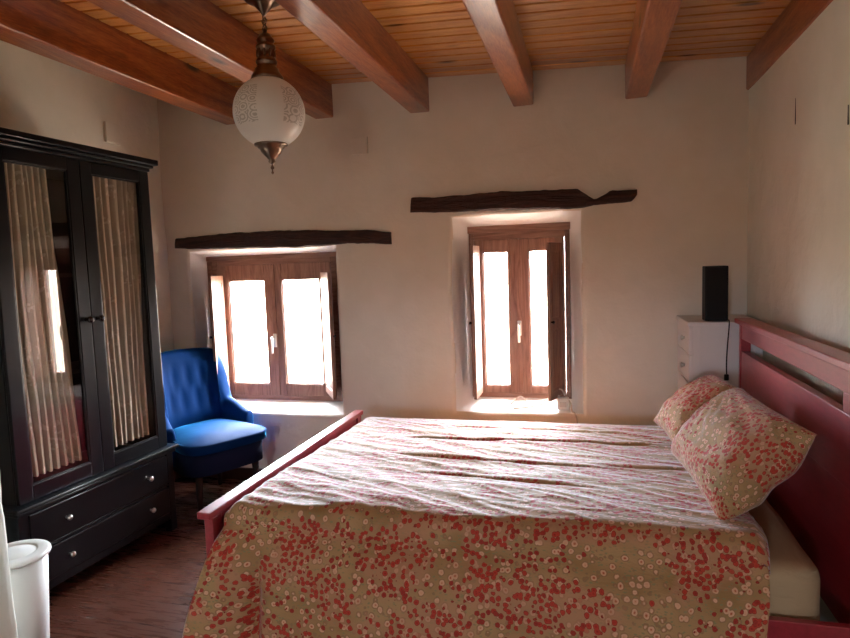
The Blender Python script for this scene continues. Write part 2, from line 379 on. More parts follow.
# back wall with splayed embrasures
W1 = dict(x0=-2.80, x1=-1.655, z0=.500, z1=1.675, ix0=-2.775, ix1=-1.70, iz0=.555, iz1=1.63)
W2 = dict(x0=-.855, x1=-.032, z0=.548, z1=1.822, ix0=-.765, ix1=-.115, iz0=.612, iz1=1.755)
def wall_with_holes(name, xs, zs, holes, y0, y1, ymid, m):
    """front surface at y0, splayed reveal to ymid, straight through to y1"""
    bm = bmesh.new(); cache = {}
    def V(x, y, z):
        k = (round(x, 4), round(y, 4), round(z, 4))
        if k not in cache: cache[k] = bm.verts.new((x, y, z))
        return cache[k]
    def face(ps):
        f = bm.faces.new([V(*p) for p in ps]); return f
    hx = sorted(set(xs+[v for h in holes for v in (h['x0'], h['x1'])])); hz = sorted(set(zs+[v for h in holes for v in (h['z0'], h['z1'])]))
    def inh(x, z, a='x0', b='x1', c='z0', d='z1'): return any(h[a] < x < h[b] and h[c] < z < h[d] for h in holes)
    for i in range(len(hx)-1):
        for j in range(len(hz)-1):
            x0, x1, z0, z1 = hx[i], hx[i+1], hz[j], hz[j+1]
            if not inh((x0+x1)/2, (z0+z1)/2): face([(x0, y0, z0), (x1, y0, z0), (x1, y0, z1), (x0, y0, z1)])
    hx2 = sorted(set(xs[:1]+xs[-1:]+[v for h in holes for v in (h['ix0'], h['ix1'])])); hz2 = sorted(set(zs[:1]+zs[-1:]+[v for h in holes for v in (h['iz0'], h['iz1'])]))
    for i in range(len(hx2)-1):
        for j in range(len(hz2)-1):
            x0, x1, z0, z1 = hx2[i], hx2[i+1], hz2[j], hz2[j+1]
            if not inh((x0+x1)/2, (z0+z1)/2, 'ix0', 'ix1', 'iz0', 'iz1'): face([(x0, y1, z1), (x1, y1, z1), (x1, y1, z0), (x0, y1, z0)])
    for h in holes:
        # outline of the opening follows grid lines, so split the reveal the same way
        cx = [v for v in hx if h['x0'] <= v <= h['x1']]; cz = [v for v in hz if h['z0'] <= v <= h['z1']]
        fx = lambda v: h['ix0']+(v-h['x0'])/(h['x1']-h['x0'])*(h['ix1']-h['ix0'])
        fz = lambda v: h['iz0']+(v-h['z0'])/(h['z1']-h['z0'])*(h['iz1']-h['iz0'])
        for a, b in zip(cx, cx[1:]):
            face([(a, y0, h['z0']), (fx(a), ymid, h['iz0']), (fx(b), ymid, h['iz0']), (b, y0, h['z0'])])
            face([(fx(a), ymid, h['iz1']), (a, y0, h['z1']), (b, y0, h['z1']), (fx(b), ymid, h['iz1'])])
            face([(fx(a), ymid, h['iz0']), (fx(a), y1, h['iz0']), (fx(b), y1, h['iz0']), (fx(b), ymid, h['iz0'])])
            face([(fx(a), y1, h['iz1']), (fx(a), ymid, h['iz1']), (fx(b), ymid, h['iz1']), (fx(b), y1, h['iz1'])])
        for a, b in zip(cz, cz[1:]):
            face([(h['x0'], y0, a), (h['x0'], y0, b), (h['ix0'], ymid, fz(b)), (h['ix0'], ymid, fz(a))])
            face([(h['x1'], y0, b), (h['x1'], y0, a), (h['ix1'], ymid, fz(a)), (h['ix1'], ymid, fz(b))])
            face([(h['ix0'], ymid, fz(a)), (h['ix0'], ymid, fz(b)), (h['ix0'], y1, fz(b)), (h['ix0'], y1, fz(a))])
            face([(h['ix1'], ymid, fz(b)), (h['ix1'], ymid, fz(a)), (h['ix1'], y1, fz(a)), (h['ix1'], y1, fz(b))])
    # soft uneven lip of old plaster
    bmesh.ops.remove_doubles(bm, verts=bm.verts, dist=1e-5)
    bmesh.ops.recalc_face_normals(bm, faces=bm.faces)
    lip = [e for e in bm.edges if len(e.link_faces) == 2 and all(abs(v.co.y-y0) < 1e-4 for v in e.verts) and e.calc_face_angle(0) > .3]
    bmesh.ops.bevel(bm, geom=lip, offset=.022, segments=4, affect='EDGES', profile=.5)
    return link(name, bm, m, smooth=False)
def clear_of(vals, edges): return [v for v in vals if all(abs(v-e) > .07 for e in edges)]
fx = [XL-.2]+clear_of([-2.95+.1*k for k in range(0, 39)], [W1['x0'], W1['x1'], W2['x0'], W2['x1']])+[XR+.2]
fz_ = [-.1]+clear_of([.1*k for k in range(1, 29)], [W1['z0'], W1['z1'], W2['z0'], W2['z1']])+[ZC]
wb = wall_with_holes('wall_back', fx, fz_, [W1, W2], YW, 4.22, 4.10, M_wall)
for v in wb.data.vertices:      # gently wavy hand plastering
    c = v.co
    if c.y < 4.05: v.co.y += .010*noise.noise(Vector((c.x*1.7, 0, c.z*1.7)))+.0045*noise.noise(Vector((c.x*6, 3, c.z*6)))
    if 3.85 < c.y < 4.09: v.co.x += .010*noise.noise(Vector((1, c.z*5, c.x*3))); v.co.z += .007*noise.noise(Vector((c.x*5, c.z*3, 5)))
wb.data.materials.append(M_reveal)
wb.data.update()
for p in wb.data.polygons:
    p.use_smooth = True
    if p.center.y > YW+.016 and p.center.y < 4.21: p.material_index = 1
tag(wb, kind='structure')
md = wb.modifiers.new('ws', 'WEIGHTED_NORMAL')

def side_wall(name, x, thick, y0, y1, m, seed):
    bm = bmesh.new(); sgn = 1 if thick > 0 else -1
    def fn(u, v):
        y = y0+(y1-y0)*u; z = -.05+(ZC+.05)*v
        return (x+sgn*.010*noise.noise(Vector((seed, y*1.6, z*1.6)))+.004*sgn*noise.noise(Vector((seed, y*7, z*7))), y, z)
    grid(bm, 90, 50, fn, flip=(thick > 0))
    box(bm, *sorted((x+sgn*.03, x+thick)), y0, y1, -.1, ZC)
    return link(name, bm, m, smooth=True)
tag(side_wall('wall_left', XL, -.2, YB-.2, YW+.05, M_wall_side, 2.), kind='structure')
tag(side_wall('wall_right', XR, .2, YB-.2, YW+.05, M_wall_side, 7.), kind='structure')
# wall behind the camera; its unseen window is added to light the near side
hx0, hx1, hz0, hz1 = -.98, -.52, 1.2, 1.8
o = link('wall_front', boxes((XL-.2, hx0, YB-.2, YB, -.1, ZC), (hx1, XR+.2, YB-.2, YB, -.1, ZC), (hx0, hx1, YB-.2, YB, -.1, hz0), (hx0, hx1, YB-.2, YB, hz1, ZC)), M_wall)
tag(o, kind='structure')
o = link('window_3', boxes((hx0, hx0+.07, YB-.14, YB-.08, hz0, hz1), (hx1-.07, hx1, YB-.14, YB-.08, hz0, hz1), (hx0+.07, hx1-.07, YB-.14, YB-.08, hz0, hz0+.07), (hx0+.07, hx1-.07, YB-.14, YB-.08, hz1-.07, hz1)), M_win)
tag(o, kind='structure')
# short wall end at the left, near the camera
bm = bmesh.new()
def pfn(u, v):
    z = 2.9*v-.0; r = .03
    path = [(-2.97, 1.33), (-1.93, 1.33), (-1.885, 1.335), (-1.862, 1.355), (-1.856, 1.38), (-1.856, 1.47), (-1.862, 1.495), (-1.885, 1.515), (-1.93, 1.52), (-2.97, 1.52)]
    k = u*(len(path)-1); i = min(int(k), len(path)-2); t = k-i
    x = path[i][0]*(1-t)+path[i+1][0]*t; y = path[i][1]*(1-t)+path[i+1][1]*t
    return (x+.012*noise.noise(Vector((x*4, y*4, z*5)))+.004*noise.noise(Vector((x*9, y*9, z*24))), y+.004*noise.noise(Vector((x*7, z*7, 3))), z)
grid(bm, 36, 120, pfn)
o = link('wall_partition', bm, M_wall_side, smooth=True); o.location.x = .045; tag(o, kind='structure')

# ceiling boards: one mesh, boards run across the beams, small gaps between
bm = bmesh.new()
y = YB-.1; x0, x1 = XL-.1, XR+.1
while y < YW+.05:
    g_ = .006
    vs = box(bm, x0, x1, y+g_, y+.1-g_, 0, .02, bev=.004, seg=1)
    y += .1
box(bm, x0, x1, YB-.2, YW+.3, .017, .06)
for v in bm.verts: v.co.z += czl(v.co.x)
o = link('ceiling', bm, M_ceil); tag(o, kind='structure')
# dark baseboards
M_base = mat('dark_stained_skirting', (.045, .016, .010), .4)
o = link('baseboard_back', boxes((XL, XR-.02, YW-.018, YW+.012, 0, .085), bev=.004), M_base); tag(o, kind='structure')
o = link('baseboard_left', boxes((XL-.012, XL+.018, 1.55, YW-.03, 0, .085), bev=.004), M_base); tag(o, kind='structure')

# ------------------------------------------------------------------ beams
bd = [(-2.43, .145, 2.540, 'red-brown varnished ceiling beam nearest the wardrobe, its end hidden by the hanging lantern'),
      (-1.755, .132, 2.516, 'varnished pine ceiling beam passing just behind the lantern chain'),
      (-1.093, .128, 2.492, 'varnished pine ceiling beam right of the lantern, ending between the two windows'),
      (-.434, .126, 2.470, 'varnished pine ceiling beam ending above the taller window'),
      (.223, .126, 2.450, 'varnished pine ceiling beam ending above the white chest'),
      (.872, .12, 2.436, 'dark red-brown beam set half into the right wall')]
for i, (x, wd, z, lab) in enumerate(bd):
    bm = bmesh.new(); rnd = random.Random(i)
    n = 40; ph = rnd.random()*9
    def bf(u, v, x=x, wd=wd, z=z, ph=ph):
        y = YB-.1+(YW+.12-YB)*v; zt = czl(x)+.02; h = zt-z; c = .009
        loop = [(0, zt), (0, z+c), (c*.3, z+c*.3), (c, z), (wd-c, z), (wd-c*.3, z+c*.3), (wd, z+c), (wd, zt-.0), (0, zt)]
        k = u*8; q = loop[int(round(k))]
        return (x+q[0]+.003*noise.noise(Vector((q[0]*30, y*2, ph))), y, q[1]+.003*noise.noise(Vector((q[0]*30, y*1.5, ph+4))))
    grid(bm, 8, 60, bf)
    bmesh.ops.remove_doubles(bm, verts=bm.verts, dist=1e-5)
    bmesh.ops.holes_fill(bm, edges=bm.edges, sides=0)
    bmesh.ops.recalc_face_normals(bm, faces=bm.faces)
    o = link('ceiling_beam', bm, M_beam); tag(o, lab, 'beam', 'ceiling beams')

# ------------------------------------------------------------------ lintels
def lintel(prof_top, prof_bot, y0, y1, lab, seed):
    bm = bmesh.new()
    def ip(P, x):
        for (a, b), (c, d) in zip(P, P[1:]):
            if a <= x <= c: return b+(d-b)*(x-a)/(c-a)
        return P[-1][1] if x > P[-1][0] else P[0][1]
    xa, xb = prof_top[0][0], prof_top[-1][0]; n = 90; rings = []
    for i in range(n+1):
        x = xa+(xb-xa)*i/n; zt = ip(prof_top, x); zb = ip(prof_bot, x)
        j = lambda s: .006*noise.noise(Vector((x*9, s, seed)))+.003*noise.noise(Vector((x*30, s, seed)))
        c = .008
        pts = [(y1, zb), (y0+c, zb+j(1)), (y0+j(5)*.6, zb+c+j(1)), (y0-.004+j(6), (zt+zb)/2), (y0+j(7)*.6, zt-c+j(2)), (y0+c, zt+j(2)), (y1, zt+j(2))]
        e = .0
        rings.append([bm.verts.new((x+(.012*(k-3)*(.3) if i in (0,) else 0)+.0, p[0], p[1])) for k, p in enumerate(pts)])
    for A, B in zip(rings, rings[1:]):
        for k in range(7): bm.faces.new((A[k], A[(k+1) % 7], B[(k+1) % 7], B[k]))
    bm.faces.new(rings[0][::-1]); bm.faces.new(rings[-1])
    bmesh.ops.recalc_face_normals(bm, faces=bm.faces)
    return tag(link('wooden_lintel', bm, M_lintel), lab, 'lintel', 'old wooden lintels over the windows')
lintel([(-2.887, 1.772), (-2.80, 1.775), (-2.5, 1.788), (-2.12, 1.792), (-1.75, 1.778), (-1.70, 1.772), (-1.42, 1.764), (-1.25, 1.742)],
       [(-2.887, 1.700), (-2.75, 1.690), (-2.4, 1.680), (-1.9, 1.668), (-1.72, 1.672), (-1.55, 1.682), (-1.25, 1.664)], 3.872, 4.0,
       'long straight dark timber lintel over the wider window beside the armchair', 3)
lintel([(-1.101, 1.955), (-.85, 1.948), (-.6, 1.958), (-.3, 1.95), (-.055, 1.945), (-.03, 1.925), (.045, 1.878), (.10, 1.900), (.135, 1.922), (.286, 1.918)],
       [(-1.101, 1.862), (-.85, 1.850), (-.5, 1.845), (-.1, 1.830), (-.02, 1.832), (.04, 1.845), (.15, 1.848), (.262, 1.852), (.286, 1.885)], 3.866, 4.0,
       'dark timber lintel with a notched right end over the taller window', 8)

# ------------------------------------------------------------------ windows
def window(idx, ix0, ix1, iz0, iz1, fw, top, meet, glass_z, shutter_w, angL, angR, stile, lab):
    root = empty(f'window_{idx}', ((ix0+ix1)/2, 4.1, iz0)); tag(root, kind='structure')
    ox, oy, oz = root.location
    def L(name, bm, m, par=root, smooth=False):
        o = link(name, bm, m, None, smooth)
        for v in o.data.vertices: v.co -= Vector((ox, oy, oz))
        o.parent = par; return o
    e = .012
    # outer frame with a stepped moulding
    bm = boxes((ix0-e, ix0+fw, 4.09, 4.17, iz0-e, iz1+e), (ix1-fw, ix1+e, 4.09, 4.17, iz0-e, iz1+e),
               (ix0+fw, ix1-fw, 4.09, 4.17, iz1-top, iz1+e), (ix0+fw, ix1-fw, 4.09, 4.17, iz0-e, iz0+.03), bev=.004)
    box(bm, ix0-e, ix1+e, 4.078, 4.092, iz1-top*.45, iz1+e, bev=.003)
    box(bm, ix0+fw*.0, ix0+fw*.45, 4.078, 4.092, iz0, iz1-top*.5, bev=.003)
    box(bm, ix1-fw*.45, ix1, 4.078, 4.092, iz0, iz1-top*.5, bev=.003)
    L('window_frame', bm, M_win_h)
    cx0, cx1, cz0, cz1 = ix0+fw, ix1-fw, iz0+.03, iz1-top; mid = (cx0+cx1)/2
    for s, (a, b) in enumerate(((cx0+.002, mid-.001), (mid+.001, cx1-.002))):
        sl, sr = (stile, meet) if s == 0 else (meet, stile)
        bm = boxes((a, a+sl, 4.085, 4.135, cz0, cz1), (b-sr, b, 4.085, 4.135, cz0, cz1), bev=.004)
        box(bm, a+sl, b-sr, 4.087, 4.133, cz0, glass_z[0], bev=.003); box(bm, a+sl, b-sr, 4.087, 4.133, glass_z[1], cz1, bev=.003)
        # glazing bead
        gx0, gx1, gz0, gz1 = a+sl, b-sr, glass_z[0], glass_z[1]
        for q in ((gx0, gx0+.008, gz0, gz1), (gx1-.008, gx1, gz0, gz1), (gx0, gx1, gz0, gz0+.008), (gx0, gx1, gz1-.008, gz1)):
            box(bm, q[0], q[1], 4.094, 4.126, q[2], q[3])
        if s == 1: box(bm, mid-.018, mid+.018, 4.076, 4.086, cz0+.004, cz1-.004, bev=.003)
        sash = L('casement', bm, M_win)
        L('window_pane', boxes((gx0, gx1, 4.108, 4.112, gz0, gz1)), M_glass, sash)
        if s == 1:
            zc = (glass_z[0]+glass_z[1])/2-.06
            bm = boxes((mid-.013, mid+.013, 4.066, 4.077, zc-.05, zc+.05), bev=.004)
            tube(bm, curve_pts([(mid, 4.068, zc+.025), (mid, 4.035, zc+.025), (mid, 4.025, zc+.012), (mid, 4.025, zc-.09)], 5), .0075, 8)
            L('window_handle', bm, M_metal, sash, True)
    # inside shutters, hinged on the outer stiles
    for s in (0, 1):
        hx = (cx0+stile*.55) if s == 0 else (cx1-stile*(.45 if idx == 2 else .72))
        ang = angL if s == 0 else angR          # 0 = shut flat, 90 = straight into the room
        z0, z1 = glass_z[0]-.045, glass_z[1]+.04; wd = shutter_w; t = .02
        bm = bmesh.new()
        box(bm, 0, .045, -t/2, t/2, z0, z1, bev=.003); box(bm, wd-.045, wd, -t/2, t/2, z0, z1, bev=.003)
        zm = z0+(z1-z0)*.48
        for q in ((z0, z0+.055), (zm-.03, zm+.03), (z1-.055, z1)): box(bm, .045, wd-.045, -t/2, t/2, *q, bev=.002)
        box(bm, .04, wd-.04, -.005, .005, z0+.04, z1-.04)
        for za, zb in ((z0+.055, zm-.03), (zm+.03, z1-.055)):
            box(bm, .058, wd-.058, -.0085, .0085, za+.014, zb-.014, bev=.004)
        d = -1 if s else 1
        M_ = Matrix.Translation((hx, 4.072, 0)) @ Matrix.Rotation(radians(-ang) if s == 0 else radians(180+ang), 4, 'Z')
        bm.transform(M_)
        sh = L('shutter', bm, M_win)
        bm = bmesh.new()
        for zz in (z0+.12, z1-.12): lathe(bm, [(0, -.03), (.006, -.03), (.006, .03), (0, .03)], (hx, 4.070, zz), 8)
        L('hinge', bm, M_dkmetal, sh, True)
        bm = bmesh.new(); lathe(bm, [(0, 0), (.006, 0), (.005, .008), (.010, .014), (.008, .022), (0, .024)], (0, 0, 0), 12)
        bm.transform(M_ @ Matrix.Translation((wd-.022, -t/2 if s == 0 else t/2, (z0+z1)/2)) @ Matrix.Rotation(pi/2 if s == 0 else -pi/2, 4, 'X'))
        L('shutter_knob', bm, M_dkmetal, sh, True)
    return root
window(1, W1['ix0'], W1['ix1'], W1['iz0'], W1['iz1'], .075, .065, .068, (.672, 1.452), .31, 72, 123, .09, '')
window(2, W2['ix0'], W2['ix1'], W2['iz0'], W2['iz1'], .028, .085, .066, (.690, 1.592), .235, 90, 73, .058, '')

def slit_x(y, z): return XR+.010*noise.noise(Vector((7., y*1.6, z*1.6)))+.004*noise.noise(Vector((7., y*7, z*7)))
# flush covers of junction boxes
o = link('junction_cover', boxes((-1.500, -1.388, 3.888, 3.915, 2.262, 2.372), bev=.004), M_wall); tag(o, 'square plastered-over box cover high on the window wall', 'wall cover')
o = link('junction_cover', boxes((XL-.02, XL+.014, 3.375, 3.50, 2.375, 2.505), bev=.004), M_wall_side); tag(o, 'square plastered-over box cover on the left wall above the wardrobe', 'wall cover')
o = link('wall_slit', boxes((slit_x(3.087, 2.13)-.002, XR+.01, 3.084, 3.090, 2.078, 2.19)), M_slit); tag(o, 'longer dark vertical slit high on the right wall', 'wall slit')
o = link('wall_slit', boxes((slit_x(2.495, 1.99)-.002, XR+.01, 2.493, 2.497, 1.955, 2.022)), M_slit); tag(o, 'shorter faint slit on the right wall at the photo edge', 'wall slit')

# ------------------------------------------------------------------ wardrobe
def wardrobe():
    Y0, Y1 = 2.085, 3.035; XF = -2.425; XBk = -2.86; zw = .50
    root = empty('glazed_wardrobe', (XF, (Y0+Y1)/2, 0), radians(-2.5)); tag(root, 'tall black two-door wardrobe with glass doors and four drawer knobs', 'wardrobe')
    off = Vector(root.location)
    def L(name, bm, m, par=root, smooth=False):
        o = link(name, bm, m, None, smooth)
        for v in o.data.vertices: v.co -= off
        o.parent = par; return o
    # carcass: sides, back, top, shelf
    xd = XF-.022
    L('carcass', boxes((XBk, xd, Y0, Y0+.025, zw, 2.10), (XBk, xd, Y1-.025, Y1, zw, 2.10), (XBk, XBk+.012, Y0+.025, Y1-.025, zw, 2.10),
        (XBk+.012, xd, Y0+.025, Y1-.025, 2.06, 2.10), bev=.002), M_black)
    for zz in (1.02, 1.52): L('shelf', boxes((XBk+.014, xd-.12, Y0+.027, Y1-.027, zz, zz+.02)), M_dark_in)
    # cornice
    bm = boxes((XBk, XF+.006, Y0-.006, Y1+.006, 2.098, 2.118), (XBk, XF+.022, Y0-.02, Y1+.02, 2.118, 2.134), (XBk, XF+.04, Y0-.04, Y1+.04, 2.134, 2.165), bev=.005)
    L('cornice', bm, M_black)
    # base
    bx = XF+.012
    bm = boxes((XBk-.0, bx-.024, Y0-.02, Y0+.01, .0, zw-.03), (XBk, bx-.024, Y1-.01, Y1+.02, .0, zw-.03), (XBk, XBk+.015, Y0+.01, Y1-.01, .1, zw-.03),
               (bx-.05, bx-.002, Y0-.02, Y0+.03, .0, zw-.03), (bx-.05, bx-.002, Y1-.03, Y1+.02, .0, zw-.03),
               (bx-.03, bx-.004, Y0+.03, Y1-.03, .275, .290), (bx-.03, bx-.004, Y0+.03, Y1-.03, .075, .115), bev=.003)
    L('base_cabinet', bm, M_black)
    L('waist_moulding', boxes((XBk, bx+.030, Y0-.045, Y1+.045, zw-.008, zw+.012), (XBk, bx+.016, Y0-.03, Y1+.03, zw-.03, zw-.008), bev=.006), M_black)
    for z0, z1 in ((.292, .462), (.117, .273)):
        d = L('drawer', boxes((bx-.022, bx+.001, Y0+.033, Y1-.033, z0+.002, z1-.002), (XBk+.06, bx-.022, Y0+.05, Y1-.05, z0+.01, z1-.03), bev=.004), M_black)
        for yy in (2.305, 2.845):
            bm = bmesh.new(); lathe(bm, [(0, 0), (.006, 0), (.005, .010), (.013, .018), (.014, .024), (.009, .031), (0, .032)], n=20)
            bm.transform(Matrix.Translation((bx+.001, yy, (z0+z1)/2)) @ Matrix.Rotation(pi/2, 4, 'Y'))
            L('knob', bm, M_metal, d, True)
    # doors
    ymid = (Y0+Y1)/2
    for k, (a, b) in enumerate(((Y0+.004, ymid-.002), (ymid+.002, Y1-.004))):
        ga, gb = (a+.070, b-.072) if k == 0 else (a+.072, b-.070)
        gz0, gz1 = .585, 2.035; z0, z1 = zw+.014, 2.096
        bm = boxes((XF-.022, XF, a, ga, z0, z1), (XF-.022, XF, gb, b, z0, z1), (XF-.022, XF, ga, gb, z0, gz0), (XF-.022, XF, ga, gb, gz1, z1), bev=.003)
        d = L('door', bm, M_black)
        bm = boxes((XF-.014, XF-.004, ga, ga+.008, gz0, gz1), (XF-.014, XF-.004, gb-.008, gb, gz0, gz1), (XF-.014, XF-.004, ga, gb, gz0, gz0+.008), (XF-.014, XF-.004, ga, gb, gz1-.008, gz1), bev=.002)
        L('glazing_bead', bm, M_black, d)
        L('door_pane', boxes((XF-.015, XF-.012, ga, gb, gz0, gz1)), M_cabglass, d)
        yk = b-.032 if k == 0 else a+.032
        bm = bmesh.new(); lathe(bm, [(0, 0), (.010, 0), (.006, .004), (.006, .014), (.016, .022), (.018, .030), (.012, .039), (0, .041)], n=20)
        bm.transform(Matrix.Translation((XF, yk, 1.305)) @ Matrix.Rotation(pi/2, 4, 'Y'))
        L('knob', bm, M_dkmetal, d, True)
        # pleated curtain behind the pane
        ca, cb = (ga-.005, ga+.245) if k == 0 else (ga-.01, gb+.01)
        bm = bmesh.new(); ph = 1.3*k
        def cf(u, v, ca=ca, cb=cb, ph=ph, k=k):
            z = gz1+.01-(gz1-gz0-.01)*v
            w = 2*pi*(u*(8 if k == 0 else 8)+.25*sin(3*v+ph)+.35*noise.noise(Vector((u*3, v*2, ph))))
            y = ca+(cb-ca)*u*(1+(.30*v if k == 0 else -.10*v))+.006*cos(w)*(.5+v)+.012*noise.noise(Vector((u*4, v*1.5, ph+5)))
            x = XF-.030-.060*(1-abs(sin(w/2)))**1.4*(.7+.3*v)+.006*noise.noise(Vector((u*12, v*4, ph)))
            return (x, y, z)
        grid(bm, 200, 46, cf, lambda u, v: (u*.75, v*1.5))
        L('curtain', bm, M_curtain, d, True)
        bm = bmesh.new(); tube(bm, [(XF-.066, ga-.02, gz1+.012), (XF-.066, gb+.02, gz1+.012)], .004, 8)
        L('curtain_rod', bm, M_metal, d, True)
wardrobe()

# ------------------------------------------------------------------ bed (frame)
BX0, BX1, BY0, BY1 = -1.365, .80, 1.862, 3.402
def bed():
    root = empty('bed_frame', ((BX0+BX1)/2, (BY0+BY1)/2, 0)); tag(root, 'red painted wooden double bed frame with slotted headboard', 'bed')
    off = Vector(root.location)
    def L(name, bm, m=M_red, par=root, smooth=False):
        o = link(name, bm, m, None, smooth)
        for v in o.data.vertices: v.co -= off
        o.parent = par; return o
    fx0 = BX0+.010; fx1 = fx0+.036
    fb = L('footboard', boxes((fx0+.010, fx1-.010, BY0+.06, BY1-.06, .14, .635), bev=.003))
    for y0 in (BY0+.01, BY1-.07):
        L('post', boxes((fx0, fx1, y0, y0+.06, 0, .636), bev=.004), M_red)
    L('top_rail', boxes((BX0-.003, fx1+.004, BY0-.012, BY1+.012, .636, .662), bev=.004), M_red)
    # headboard face at x .745
    hx0, hx1 = .745, .795
    hy0, hy1 = BY0+.012, BY1+.03
    for y0, pw in ((hy0, .062), (hy1-.030, .030)):
        L('post', boxes((hx0, hx1, y0, y0+pw, 0, 1.168), bev=.004), M_red)
    sy0, sy1 = hy0+.062, hy1-.030
    s0, s1 = 1.028, 1.090
    L('headboard', boxes((hx0+.006, hx1-.010, sy0, sy1, s1, 1.168), (hx0+.006, hx1-.010, sy0, 2.115, s0, s1),
        (hx0+.006, hx1-.010, sy0, sy1, .80, s0), (hx0+.014, hx1-.014, sy0, sy1, .34, .80), bev=.003))
    L('top_rail', boxes((hx0-.020, hx1+.012, hy0-.012, hy1+.012, 1.168, 1.194), bev=.005), M_red)
    for y0 in (BY0+.018, BY1-.043):
        L('side_rail', boxes((fx1, hx0, y0, y0+.025, .26, .465), bev=.003))
    L('centre_beam', boxes((fx1, hx0, (BY0+BY1)/2-.03, (BY0+BY1)/2+.03, .27, .33)))
    for k in range(14):
        x = fx1+.06+k*.145
        L('slat', boxes((x, x+.07, BY0+.045, BY1-.045, .332, .35)), mat_slat)
mat_slat = mat('pale_birch_slat', (.6, .45, .28), .6)
bed()
# mattress with fitted sheet
def rounded_slab(x0, x1, y0, y1, z0, z1, r, n=40, puff=0, seed=0, corner=.05):
    bm = bmesh.new()
    cx_, cy_, cz_ = (x0+x1)/2, (y0+y1)/2, (z0+z1)/2; hx, hy, hz = (x1-x0)/2, (y1-y0)/2, (z1-z0)/2
    bmesh.ops.create_cube(bm, size=2)
    bmesh.ops.subdivide_edges(bm, edges=bm.edges[:], cuts=n, use_grid_fill=True)
    for v in bm.verts:
        p = Vector((v.co.x*hx, v.co.y*hy, v.co.z*hz))
        # equalise spacing then round the box
        q = Vector((max(-hx+corner, min(hx-corner, p.x)), max(-hy+corner, min(hy-corner, p.y)), 0))
        d = Vector((p.x-q.x, p.y-q.y, 0))
        if d.length > 1e-6:
            lim = max(abs(d.x), abs(d.y)); d2 = d.normalized()*lim; p.x, p.y = q.x+d2.x, q.y+d2.y
        # rounded top/bottom rim
        ex = max(abs(p.x)-(hx-r), abs(p.y)-(hy-r), 0); ez = max(abs(p.z)-(hz-r), 0)
        if ex > 0 and ez > 0:
            L_ = sqrt(ex*ex+ez*ez); m_ = max(ex, ez); k = m_/L_
            sgnz = 1 if p.z > 0 else -1; p.z = sgnz*(hz-r+ez*k)
            if abs(p.x) > hx-r: p.x = (1 if p.x > 0 else -1)*(hx-r+(abs(p.x)-(hx-r))*k)
            if abs(p.y) > hy-r: p.y = (1 if p.y > 0 else -1)*(hy-r+(abs(p.y)-(hy-r))*k)
        if puff: p.z += puff*(1-(p.x/hx)**2)*(1-(p.y/hy)**2)*(1 if p.z > 0 else 0)
        nz = .006*noise.noise(Vector((p.x*4, p.y*5+seed, p.z*8)))
        p += Vector((nz, nz, nz))
        v.co = p+Vector((cx_, cy_, cz_))
    return bm
mt = link('mattress', rounded_slab(-1.300, .662, 1.93, 3.375, .352, .600, .045, corner=.07), M_sheet, smooth=True)
tag(mt, 'mattress in a beige fitted sheet, bare at the headboard corner', 'mattress')

